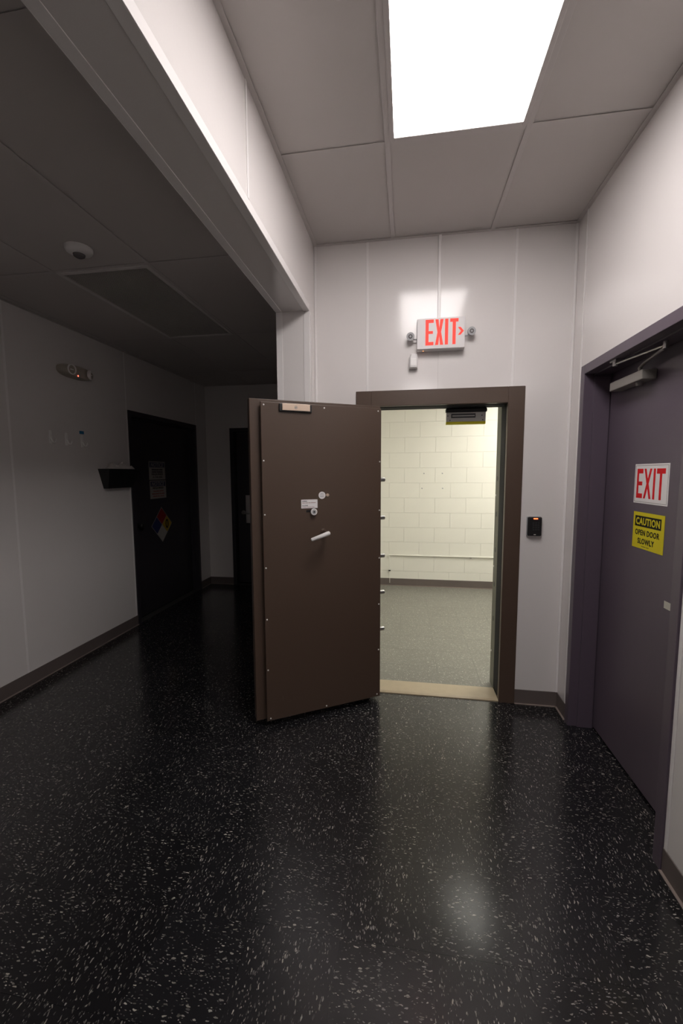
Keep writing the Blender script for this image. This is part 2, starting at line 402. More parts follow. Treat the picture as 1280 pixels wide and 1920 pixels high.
# left wall of the side room
L20, L21, L2T = 3.795, 5.14, 2.196
wl = MB().box(XLL - .16, YB, 0, XLL - .004, L20 + .03, HL + .02).box(XLL - .16, L21 - .03, 0, XLL - .004, D2, HL + .02).box(XLL - .16, L20 + .03, L2T - .03, XLL - .004, L21 - .03, HL + .02).build('wall_left', 'wallback')
struct(wl, 'dim white panel wall of the side room with hooks and a dark door', 'wall')
ys = [YB, .097, 1.316, 2.535, 3.779]
for a, b_ in zip(ys, ys[1:]): panel(wl, [(a + G, 0, b_ - G, HL)], ('x', XLL, -.004))
panel(wl, [(3.779 + G, 0, L20, HL), (L20, L2T, 5.0, HL)], ('x', XLL, -.004))
panel(wl, [(5.0, L2T, L21, HL), (L21, 0, D2, HL)], ('x', XLL, -.004))
for y in (.097, 1.316, 2.535, 3.779): strip(wl, y, BH, HL, ('x', XLL, 1))
strip(wl, L21 + .012, BH, HL, ('x', XLL, 1), .012)
# far wall of the side room
D30, D31, D3T = -2.40, -1.36, 2.18
wf = MB().box(XLL - .1, D2 + .004, 0, D30 + .03, D2 + .16, HL + .02).box(D31 - .03, D2 + .004, 0, XI, D2 + .16, HL + .02).box(D30 + .03, D2 + .004, D3T - .03, D31 - .03, D2 + .16, HL + .02).build('wall_far', 'wallback')
struct(wf, 'dim white far wall of the side room behind the vault door', 'wall')
panel(wf, [(XLL, 0, D30, HL), (D30, D3T, -1.6 - G, HL)], ('y', D2, .004)); panel(wf, [(-1.6 + G, D3T, D31, HL), (D31, 0, XI, HL)], ('y', D2, .004))
# behind the camera
wz = MB().box(XLL - .16, YB - .1, 0, XR + .16, YB, H + .09).build('wall_rear', 'wall'); struct(wz, 'white wall behind the viewer closing corridor and side room', 'wall')

# ---- vault interior
wv = MB().box(VX0 - .1, V + .004, 0, VX1 + .1, V + .12, VH + .02).build('wall_vault_back', 'mortar')
struct(wv, 'cream painted block wall at the back of the vault', 'wall')
BW, BHH = .4064, .2032; gx0 = .174 - 4 * BW
blk = {}
k = 0; z = .0068
while z < VH:
    off = (BW / 2 if k % 2 else 0); x = gx0 - off
    while x < VX1:
        a, b_ = max(x + .0018, VX0), min(x + BW - .0018, VX1); z1 = min(z + BHH - .0036, VH)
        if b_ - a > .02 and z1 - z > .03:
            key = (round(b_ - a, 4), round(z1 - z, 4))
            if key not in blk: blk[key] = MB().box(0, 0, 0, key[0], .012, key[1]).mesh('block', 'block', bevel=.0018, seg=2)
            o = link('block', blk[key], wv); o.location = (a, V, z)
        x += BW
    z += BHH; k += 1
for px, pz in ((.229, 1.553), (.47, 1.553), (.205, 1.353), (.477, 1.353)):
    MB().lathe((px, V - .002, pz), (0, 1, 0), [(.009, 0), (.009, .006)], 10).build('wall_anchor', 'greypl', wv)
for nm, bx, lb in (('wall_vault_left', (VX0 - .0035, VY0, 0, VX0, V + .006, VH + .02), 'plain cream side wall of the vault behind the open door'),
                   ('wall_vault_right', (VX1, VY0, 0, VX1 + .1, V + .006, VH + .02), 'plain cream side wall of the vault out of sight on the right')):
    struct(MB().box(*bx).build(nm, 'vwall'), lb, 'wall')
b = MB().box(VX0, VY0, 0, OL - .06, VY0 + .02, VH).box(OR_ + .06, VY0, 0, VX1, VY0 + .02, VH).box(OL - .06, VY0, 2.42, OR_ + .06, VY0 + .02, VH).box(XR + .17, VY0 - .05, 0, VX1 + .1, VY0, VH)
struct(b.build('wall_vault_front', 'vwall'), 'cream inner face of the vault wall beside the doorway', 'wall')
struct(MB().box(VX0 - .1, VY0 - .0, VH, VX1 + .1, V + .1, VH + .06).build('ceiling_vault', 'ceil'), 'plain ceiling inside the vault above the doorway', 'ceiling')

# ---- baseboards
def baseboard(name, label, runs):
    """runs: ((x0,y0),(x1,y1),(nx,ny)) along the wall face, n pointing into the room"""
    root = None
    for (p, q, n) in runs:
        a = MB(); c = MB(); t, t2 = .005, .016
        def bb(m, th, z0, z1): m.box(min(p[0], q[0], p[0] + n[0] * th), min(p[1], q[1], p[1] + n[1] * th), z0, max(p[0], q[0], p[0] + n[0] * th), max(p[1], q[1], p[1] + n[1] * th), z1)
        bb(a, t, .0, BH); bb(c, t2, 0, .007)
        if root is None: root = struct(a.build(name, 'base', bevel=.0015, seg=1), label, 'baseboard'); top = root
        else: a.build('baseboard_piece', 'base', top, bevel=.0015, seg=1)
        c.build('baseboard_toe', 'toe', top, bevel=.003, seg=2)
baseboard('baseboard_back', 'brown vinyl baseboard right of the vault frame', [((FR, D), (XR, D), (0, -1)), ((XL, D), (FL, D), (0, -1))])
baseboard('baseboard_right', 'brown vinyl baseboard at the foot of the purple door wall', [((XR, YB), (XR, R0), (-1, 0)), ((XR, R1), (XR, D), (-1, 0))])
baseboard('baseboard_left', 'brown vinyl baseboard along the dim left wall', [((XLL, YB), (XLL, L20), (1, 0)), ((XLL, L21), (XLL, D2), (1, 0))])
baseboard('baseboard_far', 'dark baseboard on the far wall of the side room', [((XLL, D2), (D30, D2), (0, -1)), ((D31, D2), (XI, D2), (0, -1))])
baseboard('baseboard_jamb', 'baseboard round the jamb behind the open vault door', [((XI, J), (XL, J), (0, -1)), ((XL, J), (XL, D), (1, 0)), ((XI, J), (XI, D2), (-1, 0))])
baseboard('baseboard_vault', 'brown vinyl baseboard under the cream block wall in the vault', [((VX0, V), (VX1, V), (0, -1)), ((VX0, VY0 + .02), (VX0, V), (1, 0)), ((VX1, VY0 + .02), (VX1, V), (-1, 0))])

# ------------------------------------------------------------------ ceiling lights
def troffer(label, x0, y0, x1, y1, z, lampm):
    t = thing('ceiling_light', label, 'ceiling light', Matrix.Translation(((x0 + x1) / 2, (y0 + y1) / 2, z)))
    a, c = (x1 - x0) / 2, (y1 - y0) / 2
    f = .020
    b = MB().box(-a, -c, -.004, -a + f, c, .02).box(a - f, -c, -.004, a, c, .02).box(-a + f, -c, -.004, a - f, -c + f, .02).box(-a + f, c - f, -.004, a - f, c, .02)
    b.build('frame', 'tbar', t, bevel=.001, seg=1)
    MB().box(-a + f, -c + f, -.001, a - f, c - f, .004).build('diffuser', lampm, t)
    MB().box(-a + .002, -c + .002, .02, a - .002, c - .002, .026).build('housing', 'whitepl', t)
    return t
troffer('bright rectangular ceiling light over the corridor', -.091, .829, .495, 2.024, H - .0, 'lamp')
troffer('second ceiling light of the corridor behind the viewer', -.091, -2.828, .495, -1.633, H - .0, 'lamp2')
troffer('ceiling light inside the vault just past its doorway', .45, 3.30, 1.04, 3.89, VH - .03, 'vlamp')
troffer('added ceiling light inside the vault out of sight past the right jamb', 1.40, 3.9, 1.99, 5.1, VH - .03, 'vlamp2')  # added fixture, set out of view to brighten the vault

# ------------------------------------------------------------------ vault frame
vfr = thing('vault_door_frame', 'brown steel vault door frame around the bright opening', 'door frame', Matrix.Translation((0, 0, 0)))
YF = D - .008; Y1, Y2 = D + .045, D + .165
MB().box(OR_, YF, 0, FR, D + .03, FT).box(OR_ - .0, D + .03, 0, OR_ + .06, Y1, FT - .05).build('jamb', 'brown', vfr, bevel=.003)
MB().box(FL, YF, 0, OL, D + .03, FT).box(OL - .06, D + .03, 0, OL, Y1, FT - .05).build('jamb', 'brown', vfr, bevel=.003)
MB().box(OL - .001, YF, OT, OR_ + .001, D + .03, FT).box(OL, D + .03, OT, OR_, Y1, OT + .06).build('head', 'brown', vfr, bevel=.003)
MB().box(OR_ - .002, Y1 - .012, .028, OR_ + .06, Y2, OT).build('gasket', 'gasket', vfr, bevel=.004)
MB().box(OL - .06, Y1 - .012, .028, OL + .002, Y2, OT).build('gasket', 'gasket', vfr, bevel=.004)
MB().box(OL + .002, Y1 - .012, OT - .003, OR_ - .002, Y2, OT + .06).build('gasket', 'gasket', vfr, bevel=.003)
jr = MB().box(OR_ - .001, Y2, 0, OR_ + .06, VY0 + .024, 2.42).build('strike_jamb', 'jambin', vfr, bevel=.003)
MB().box(OL - .06, Y2, 0, OL + .001, VY0 + .024, 2.42).build('strike_jamb', 'jambin', vfr, bevel=.003)
MB().box(OL, Y2, OT - .001, OR_, Y2 + .012, OT + .06).build('inner_head', 'jambin', vfr, bevel=.003)
for bz in (1.519, 1.267, 1.01, .76, .505):
    MB().lathe((OR_ - .0012, D + .235, bz), (-1, 0, 0), [(.019, -.01), (.019, .0006)], 18).build('bolt_hole', 'black', jr)
for bz in (1.40, .885, .25):
    MB().lathe((OR_ - .001, VY0 - .004, bz), (-1, 0, 0), [(.007, -.004), (.007, .002), (.004, .004)], 12).build('jamb_screw', 'bright', jr)
MB().add([(OL, D + .004, -.002), (OR_, D + .004, -.002), (OR_, D + .004, .006), (OL, D + .004, .006), (OL, D + .02, .012), (OR_, D + .02, .012), (OL, D + .17, .012), (OR_, D + .17, .012), (OL, D + .185, -.002), (OR_, D + .185, -.002)],
         [(0, 1, 2, 3), (3, 2, 5, 4), (4, 5, 7, 6), (6, 7, 9, 8), (0, 8, 9, 1), (0, 3, 4, 6, 8), (1, 9, 7, 5, 2)]).build('threshold', 'thresh', vfr)

# ------------------------------------------------------------------ vault door, swung open
PL = Vector((-.832, 2.311, 0)); PE = Vector((.85761, .51431, 0))
vd = thing('vault_door', 'heavy brown steel vault door standing wide open', 'door', frame(PL, PE, (0, 0, 1)))
PW, Z0, Z1 = .7777, .040, 1.974
T = .036
MB().box(-.059, .036, -T - .058, PW + .012, 1.995, -T).build('outer_slab', 'brown', vd, bevel=.004)
MB().box(.010, Z0 + .012, -T, PW - .012, Z1 - .010, -.003).build('bolt_box', 'browndark', vd, bevel=.002)
MB().box(0, Z0, -.012, PW, Z1, 0).build('inner_panel', 'brown', vd, bevel=.003)
SCR = [(.018, 1.956), (.012, 1.635), (.012, 1.319), (.012, 1.0), (.012, .684), (.012, .367), (.022, .055), (.388, 1.956), (.754, 1.956), (.767, 1.635), (.766, 1.318), (.766, 1.001), (.765, .687), (.764, .371), (.754, .058), (.388, .055)]
sm = MB().lathe((0, 0, 0), (0, 0, 1), [(.0048, -.001), (.0048, .0016), (.003, .0032), (.0001, .0036)], 12).mesh('screw', 'bright', smooth=True)
for x, y in SCR:
    o = link('screw', sm, vd); o.location = (x, y, 0)
bm_ = MB().lathe((0, 0, 0), (1, 0, 0), [(.0145, -.02), (.0145, .036), (.0125, .040), (.0001, .040)], 20).mesh('locking_bolt', 'steel', smooth=True)
for y in (1.519, 1.267, 1.01, .76, .505):
    o = link('locking_bolt', bm_, vd); o.location = (PW - .002, y, -.0235)
    o = link('locking_bolt', bm_, vd); o.location = (.0465, y, -.0235); o.rotation_euler = (0, math.pi, 0)
for i, yy in enumerate((1.925, 1.895, 1.865, 1.838)):
    MB().box(.0085, yy - .012, -T + .008, .0101, yy + .012, -.014).build('edge_tag', 'greypl', vd)
# hinges between slab and frame
for zc in (.35, 1.03, 1.70):
    hb = MB().tube([(PW + .022, zc - .07, -T - .046), (PW + .022, zc + .07, -T - .046)], .0085, 14); hb.box(PW - .01, zc - .055, -T - .060, PW + .022, zc + .055, -T - .052)
    hb.build('hinge', 'browndark', vd)
# armature plate for the magnetic lock
am = MB().box(.107, 1.921, 0, .305, 1.966, .014).build('armature_mount', 'black', vd, bevel=.003); am['label'] = 'black mounting bracket of the armature plate'
ap = MB().box(.124, 1.928, .010, .292, 1.9665, .020).build('armature_plate', 'tan', vd, bevel=.0012); ap['label'] = 'pinkish tan steel armature plate at the top of the door'
MB().lathe((.205, 1.946, .0195), (0, 0, 1), [(.0095, 0), (.0095, .0012), (.0072, .0012), (.0072, .0004), (.0045, .0004), (.0045, .002), (.0001, .002)], 20).build('armature_bolt', 'dsteel', ap)
# instruction label: OPEN / CLOSE
lb = MB().box(.235, 1.349, 0, .339, 1.402, .0007).build('instruction_label', 'white', vd); lb['label'] = 'white label reading OPEN and CLOSE'
text('label_word', 'OPEN', 'blackp', .030, .0075, .256, 1.392, .0007, lb, depth=.0004); text('label_word', 'CLOSE', 'blackp', .036, .0075, .259, 1.365, .0007, lb, depth=.0004)
word_bars('label_print', [(.241, .328, 1.382, .0035, (2, 2, 1.4, 3.5)), (.241, .318, 1.3555, .003, (1, 2.5, 4, 2))], 'redbrown', .0007, lb)
rs = MB().lathe((.369, 1.426, 0), (0, 0, 1), [(.0225, 0), (.0225, .0008)], 28).build('round_sticker', 'white', vd); rs['label'] = 'round white sticker with small print'
word_bars('sticker_print', [(.359, .378, 1.4385, .004, (2, 1)), (.357, .380, 1.431, .0025, (3, 2)), (.356, .381, 1.425, .0025, (2, 3)), (.357, .380, 1.4175, .005, (4,))], 'greypl', .0008, rs)
sc_ = MB().lathe((.405, 1.426, 0), (0, 0, 1), [(.0105, 0), (.0105, .004), (.008, .006), (.0001, .006)], 20).build('round_cap', 'tan', vd); sc_['label'] = 'small tan round cap'
MB().box(.266, 1.3235, -.002, .300, 1.3375, .0008).build('bolt_slot', 'black', vd)
kn = MB().lathe((.310, 1.327, 0), (0, 0, 1), [(.008, 0), (.008, .012), (.0205, .013), (.0205, .021), (.019, .023), (.0001, .023)], 28).build('release_knob', 'whitepl', vd, smooth=True); kn['label'] = 'round white release knob'
MB().lathe((.310, 1.327, .0229), (0, 0, 1), [(.0125, 0), (.0125, .0006), (.0112, .0006), (.0112, .0001)], 24).build('knob_ring', 'greypl', kn)
MB().lathe((.310, 1.327, .0225), (0, 0, 1), [(.0045, 0), (.0045, .0012)], 14).build('knob_hole', 'black', kn)
hd = MB().tube([(.268, 1.166, .088), (.272, 1.1672, .088), (.33, 1.185, .090), (.374, 1.199, .090), (.382, 1.2015, .089), (.3855, 1.2025, .088)], [.007, .0105, .0125, .0138, .0125, .007], 18).build('lever_handle', 'whitepl', vd, smooth=True); hd['label'] = 'white lever handle'
MB().tube([(.376, 1.2, -.001), (.376, 1.2, .086)], .009, 16).build('handle_spindle', 'brown', hd)
MB().lathe((.376, 1.2, 0), (0, 0, 1), [(.019, 0), (.019, .005), (.012, .012), (.0001, .012)], 22).build('handle_rose', 'brown', hd, smooth=True)
MB().add([(.100, .155, .0002), (.1015, .155, .0002), (.1022, .185, .0002), (.1008, .185, .0002), (.100, .155, .0004), (.1015, .155, .0004), (.1022, .185, .0004), (.1008, .185, .0004)], [(4, 5, 6, 7), (0, 3, 2, 1), (0, 1, 5, 4), (1, 2, 6, 5), (2, 3, 7, 6), (3, 0, 4, 7)]).build('scratch', 'scuff', vd)

# magnetic lock hanging from the head of the frame
ml = thing('magnetic_lock', 'grey magnetic door lock with yellow edge under the vault frame head', 'door lock', on_back(.398, OT - .004, D + .16))
b = MB().box(-.137, -.026, -.03, .137, 0, .012); b.build('mounting_bracket', 'black', ml, bevel=.006)
bd = MB().box(-.131, -.090, -.035, .129, -.026, .004).build('magnet_body', 'magnet', ml, bevel=.002)
MB().box(-.100, -.065, .0035, .062, -.036, .005).build('magnet_slot', 'black', bd)
MB().box(-.092, -.055, .0045, .056, -.047, .0075).build('magnet_core', 'magnet', bd)
for x, y in ((-.122, -.05), (.104, -.05), (-.107, -.08), (.11, -.08)): MB().lathe((x, y, .0035), (0, 0, 1), [(.004, 0), (.004, .0014)], 10).build('lock_screw', 'black', bd)
MB().box(-.132, -.107, -.034, .129, -.090, .0045).build('yellow_strip', 'yellow', ml, bevel=.001)

# ------------------------------------------------------------------ exit light above the vault
ex = thing('exit_light', 'white emergency exit light with glowing red EXIT above the vault', 'exit sign', on_back(.203, 2.436))
MB().box(-.148, -.094, 0, .148, .094, .052).build('housing', 'whitepl', ex, bevel=.004)
fc = MB().box(-.147, -.092, .052, .147, .095, .062).build('face_plate', 'exitface', ex, bevel=.002)
x = -.095
for ch, wd in (('E', .050), ('X', .050), ('I', .021), ('T', .050)):
    MB().prism(letter(ch, x, -.070, wd, .156, .0195, hb=.020), .0615, .0632).build('glowing_letter', 'exitglow', fc); x += wd + .010
MB().prism([(.104, .032), (.120, .032), (.140, .008), (.120, -.015), (.104, -.015), (.122, .008)], .0615, .0632).build('glowing_arrow', 'exitglow', fc)
MB().lathe((-.107, -.094, .03), (0, -1, 0), [(.004, 0), (.004, .003), (.0001, .004)], 12).build('indicator_light', 'ledamber', ex)
for sx, zc in ((-1, -.004), (1, .010)):
    arm = MB().tube([(sx * .146, -.018 + zc * .5, .03), (sx * .165, -.018 + zc * .5, .032), (sx * .180, zc - .004, .034)], .005, 10).build('lamp_arm', 'greypl', ex, smooth=True)
    ax = Vector((sx * .12, -.12, 1)).normalized(); c = Vector((sx * .186, zc, .030))
    hd_ = MB().lathe(c, ax, [(.006, -.012), (.016, -.006), (.0245, .010), (.0255, .026), (.0225, .026)], 24).build('lamp_head', 'greypl', ex, smooth=True)
    MB().lathe(c, ax, [(.0225, .022), (.0225, .0245), (.012, .0262), (.0001, .0268)], 22).build('lamp_lens', 'dlens', hd_, smooth=True)
    MB().lathe(c, ax, [(.008, .0255), (.0055, .0285), (.0001, .029)], 12).build('lamp_bulb', 'greypl', hd_, smooth=True)
rw = MB().box(.184, D - .014, 2.532, .202, D, H).build('wire_raceway', 'strip', None, bevel=.002)
tag(rw, 'narrow white wire raceway running from ceiling to exit light', 'raceway')
ms = thing('motion_sensor', 'small white motion sensor just below the exit light', 'sensor', on_back(.036, 2.280))
P8 = [(-.026, -.044), (.026, -.044), (.028, -.02), (.028, .02), (.021, .048), (-.021, .048), (-.028, .02), (-.028, -.02)]
MB().prism(P8, 0, .020).build('sensor_back', 'whitepl', ms, bevel=.003)
MB().loft([[(x, y, .018) for x, y in P8], [(x * .93, y * .97, .034) for x, y in P8], [(x * .72, y * .9, .042) for x, y in P8]]).build('sensor_cover', 'whitepl', ms, bevel=.002)
MB().box(-.0185, -.030, .038, .0185, .017, .0435).build('sensor_window', 'clear', ms, bevel=.002)

# keypad
kp = thing('keypad_reader', 'black keypad reader with red light beside the vault frame', 'keypad', on_back(.8165, 1.215))
MB().box(-.046, -.063, 0, .042, .062, .012).build('back_plate', 'greypl', kp, bevel=.003)
cs_ = MB().box(-.0435, -.062, .010, .0435, .062, .030).build('case', 'black', kp, bevel=.009, seg=3)
for r_ in range(4):
    for c_ in range(3):
        if r_ == 3 and c_ == 2: pass
        MB().box(-.0165 + c_ * .0155, .018 - r_ * .0145, .029, -.0055 + c_ * .0155, .0275 - r_ * .0145, .0318).build('key', 'keyc', cs_, bevel=.0015, seg=1)
MB().box(-.010, .0465, .0285, .016, .0545, .0308).build('status_light', 'ledor', kp, bevel=.002)
MB().box(-.006, -.054, .0292, .007, -.0505, .0305).build('maker_mark', 'bright', kp)

# ------------------------------------------------------------------ right door
d1 = MB().box(XR - .010, R1 - .05, 0, XR + .175, R1, RT).box(XR - .010, R0, 0, XR + .175, R0 + .05, RT).box(XR - .010, R0 + .05, ROT, XR + .175, R1 - .05, RT)
d1 = d1.build('door_1', 'purple', None, bevel=.002)
struct(d1, 'purple grey steel exit door with closer in the right wall', 'door')
MB().box(XR + .043, RO1 - .008, .0, XR + .128, RO1, ROT).build('door_stop', 'purple', d1, bevel=.001)
MB().box(XR + .043, RO0, .0, XR + .128, RO0 + .008, ROT).build('door_stop', 'purple', d1, bevel=.001)
MB().box(XR + .043, RO0, ROT - .008, XR + .128, RO1, ROT).build('door_stop', 'purple', d1, bevel=.001)
MB().box(LX, RO0 + .003, .012, LX + .044, RO1 - .003, ROT - .003).build('door_leaf', 'purple', d1, bevel=.0015)
cl = MB().box(LX - .066, 2.165, 1.992, LX, 2.475, 2.037).build('door_closer', 'closer', d1, bevel=.004); cl['label'] = 'grey hydraulic door closer'
MB().tube([(LX - .034, 2.245, 1.975), (LX - .034, 2.245, 1.994)], [.014, .017], 16).build('closer_cap', 'dsteel', cl, smooth=True)
MB().tube([(LX - .034, 2.245, 2.035), (LX - .034, 2.245, 2.066)], .009, 14).build('closer_spindle', 'dsteel', cl, smooth=True)
MB().tube([(LX - .034, 2.255, 2.060), (LX - .040, 2.20, 2.074), (LX - .07, 1.995, 2.082)], [.0075, .0065, .0065], 10).build('closer_arm', 'dsteel', cl, smooth=True)
MB().tube([(LX - .07, 1.985, 2.078), (LX - .07, 1.985, 2.108)], .010, 14).build('closer_elbow', 'steel', cl, smooth=True)
MB().tube([(LX - .07, 1.99, 2.093), (LX - .113, 2.315, 2.100)], .005, 10).build('closer_rod', 'steel', cl, smooth=True)
MB().tube([(LX - .114, 2.32, 2.090), (LX - .114, 2.32, 2.112)], .0105, 14).box(LX - .125, 2.29, 2.112, LX - .085, 2.35, 2.1195).build('closer_shoe', 'steel', cl, smooth=True)
tp = MB().box(LX - .0008, 1.925, .957, LX, 1.998, .990).build('tape_strip', 'tape', None)
tag(tp, 'short strip of pale tape on the purple door below the caution sign', 'tape')
# EXIT sign on the door
es = thing('exit_door_sign', 'white EXIT sign with big red letters on the purple door', 'sign', on_right(2.160, 1.504, LX))
MB().box(-.1385, -.096, 0, .1385, .096, .0015).build('sign_plate', 'white', es)
b = MB()
for q in ((-.132, .0875, .132, .0895), (-.132, -.0895, .132, -.0875), (-.132, -.0875, -.130, .0875), (.130, -.0875, .132, .0875)): b.box(q[0], q[1], .0015, q[2], q[3], .0019)
b.build('border_line', 'dsteel', es)
for ch, x, wd, st, hb in (('E', -.117, .052, .016, .023), ('X', -.056, .064, .016, None), ('I', .021, .016, .016, None), ('T', .046, .066, .0165, .024)):
    MB().prism(letter(ch, x, -.071, wd, .144, st, hb=hb), .0015, .002).build('letter', 'red', es)
# CAUTION sign
ca = thing('caution_sign', 'yellow CAUTION OPEN DOOR SLOWLY sign on the purple door', 'sign', on_right(2.160, 1.2755, LX))
MB().box(-.128, -.089, 0, .128, .089, .0012).build('sign_plate', 'yellow', ca)
MB().box(-.111, .019, .0012, .105, .071, .0016).build('black_panel', 'blackp', ca)
text('caution_word', 'CAUTION', 'yellow', .198, .036, -.003, .045, .0016, ca, bold=.03)
text('message_line', 'OPEN DOOR', 'blackp', .202, .028, -.004, -.010, .0012, ca, bold=.03)
text('message_line', 'SLOWLY', 'blackp', .138, .028, -.010, -.052, .0012, ca, bold=.03)
word_bars('fine_print', [(-.045, .020, -.077, .0025, (3, 2))], 'blackp', .0012, ca)

# ------------------------------------------------------------------ side room
DX = -2.825
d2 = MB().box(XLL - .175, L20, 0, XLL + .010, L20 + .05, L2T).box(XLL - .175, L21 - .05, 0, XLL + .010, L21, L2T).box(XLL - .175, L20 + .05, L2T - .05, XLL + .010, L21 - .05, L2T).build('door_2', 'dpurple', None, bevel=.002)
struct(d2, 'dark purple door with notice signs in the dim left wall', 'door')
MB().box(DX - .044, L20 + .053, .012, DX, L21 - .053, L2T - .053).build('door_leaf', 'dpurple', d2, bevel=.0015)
MB().box(DX, L21 - .066, 0, DX + .04, L21 - .05, L2T - .05).build('door_stop', 'dpurple', d2); MB().box(DX, L20 + .05, 0, DX + .04, L20 + .066, L2T - .05).build('door_stop', 'dpurple', d2); MB().box(DX, L20 + .066, L2T - .066, DX + .04, L21 - .066, L2T - .05).build('door_stop', 'dpurple', d2)
kb = MB().lathe((DX, 3.985, 1.012), (1, 0, 0), [(.034, 0), (.034, .006), (.012, .010), (.012, .030), (.026, .036), (.029, .05), (.022, .064), (.0001, .066)], 22).build('door_knob', 'black', d2, smooth=True)
def notice(label, yc, zc, h, body):
    t = thing('notice_sign', label, 'sign', on_left(yc, zc, DX))
    a, c = .155, h / 2
    MB().box(-a, -c, 0, a, c, .0012).build('sign_plate', 'dullwhite', t)
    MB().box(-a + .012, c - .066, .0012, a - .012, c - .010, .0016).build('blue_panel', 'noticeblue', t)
    text('notice_word', 'NOTICE', 'dullwhite', .245, .044, 0, c - .038, .0016, t, bold=.015, shear=.25)
    body(t, c)
def body1(t, c):
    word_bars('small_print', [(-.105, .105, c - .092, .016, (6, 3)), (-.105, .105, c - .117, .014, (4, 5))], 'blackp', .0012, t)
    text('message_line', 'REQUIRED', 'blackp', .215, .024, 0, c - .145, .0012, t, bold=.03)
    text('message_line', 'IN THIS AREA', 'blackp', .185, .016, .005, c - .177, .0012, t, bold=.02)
def body2(t, c):
    text('message_line', 'REQUIRED', 'blackp', .205, .024, 0, c - .086, .0012, t, bold=.03)
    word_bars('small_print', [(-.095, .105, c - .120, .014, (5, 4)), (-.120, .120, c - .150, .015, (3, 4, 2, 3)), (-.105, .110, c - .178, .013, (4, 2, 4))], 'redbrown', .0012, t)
notice('upper white and blue NOTICE sign on the dark left door', 4.372, 1.5995, .205, body1)
notice('lower white and blue NOTICE sign on the dark left door', 4.377, 1.384, .205, body2)
hz = thing('hazard_diamond', 'red yellow blue and white hazard diamond on the dark left door', 'sign', on_left(4.42, .972, DX))
r_ = .206; q = .5
MB().prism([(0, r_), (-r_, 0), (0, -r_), (r_, 0)], 0, .001).build('sign_plate', 'dsteel', hz)
e_ = .0045; k_ = r_ * .97
for nm, m_, c_ in (('red_quarter', 'dullred', (0, 1)), ('yellow_quarter', 'dullyellow', (1, 0)), ('white_quarter', 'dullwhite', (0, -1)), ('blue_quarter', 'blue', (-1, 0))):
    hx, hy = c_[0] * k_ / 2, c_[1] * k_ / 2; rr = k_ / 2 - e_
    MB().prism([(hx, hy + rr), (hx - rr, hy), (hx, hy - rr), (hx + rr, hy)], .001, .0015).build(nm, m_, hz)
text('rating_digit', '0', 'blackp', .062, .112, k_ / 2, 0, .0015, hz, bold=.02)

# far door, mostly hidden
DY = D2 + .085
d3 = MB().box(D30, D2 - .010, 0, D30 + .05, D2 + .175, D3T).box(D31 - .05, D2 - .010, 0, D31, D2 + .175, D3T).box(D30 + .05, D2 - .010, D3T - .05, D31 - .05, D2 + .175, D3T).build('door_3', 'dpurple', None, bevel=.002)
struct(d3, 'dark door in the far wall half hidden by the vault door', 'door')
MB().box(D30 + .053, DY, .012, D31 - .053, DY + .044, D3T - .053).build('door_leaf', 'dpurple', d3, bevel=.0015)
MB().box(-2.225, DY - .004, .845, -2.135, DY, 1.285).build('lock_plate', 'black', d3)
pl_ = MB().box(-2.222, DY - .022, .868, -2.162, DY - .004, 1.262).build('lock_case', 'steel', d3, bevel=.004)
MB().lathe((-2.262, DY, 1.015), (0, -1, 0), [(.032, 0), (.032, .008), (.014, .014), (.014, .045)], 20).build('lever_rose', 'dsteel', d3, smooth=True)
MB().tube([(-2.262, DY - .04, 1.015), (-2.25, DY - .052, 1.012), (-2.16, DY - .052, .998)], [.010, .010, .008], 12).build('lever', 'steel', d3, smooth=True)

# emergency lamp on the left wall
el = thing('emergency_lamp', 'oval cream emergency lamp with red indicator on the dim left wall', 'emergency light', on_left(3.135, 2.402, XLL))
def oval(a, c, n=28, e=2.6):
    out = []
    for i in range(n):
        t = 2 * math.pi * i / n; cx_, sx_ = math.cos(t), math.sin(t)
        out.append((a * math.copysign(abs(cx_) ** (2 / e), cx_), c * math.copysign(abs(sx_) ** (2 / e), sx_)))
    return out
rings = [[(x, y, zz) for x, y in oval(.170 * f, .052 * g)] for zz, f, g in ((0, 1, 1), (.03, 1, 1), (.05, .97, .94), (.064, .88, .80))]
MB().loft(rings).build('lamp_body', 'cream', el, smooth=True)
for xc, tilt in ((-.085, -.05), (.115, .55)):
    ax = Vector((tilt, -.05, 1)).normalized(); c = Vector((xc, 0.004, .052))
    rg = MB().lathe(c, ax, [(.040, -.006), (.042, .016), (.040, .022), (.034, .022), (.034, .012)], 26).build('lamp_ring', 'clear', el, smooth=True)
    MB().lathe(c, ax, [(.034, .006), (.034, .013), (.02, .017), (.0001, .018)], 24).build('lamp_lens', 'cream', rg, smooth=True)
    MB().box(xc - .018, -.002, .068, xc + .012, .006, .0735).build('lamp_element', 'clear', rg)
MB().lathe((-.020, -.030, .052), (0, -.35, 1), [(.0055, 0), (.0055, .014), (.0001, .017)], 12).build('indicator_light', 'led', el, smooth=True)
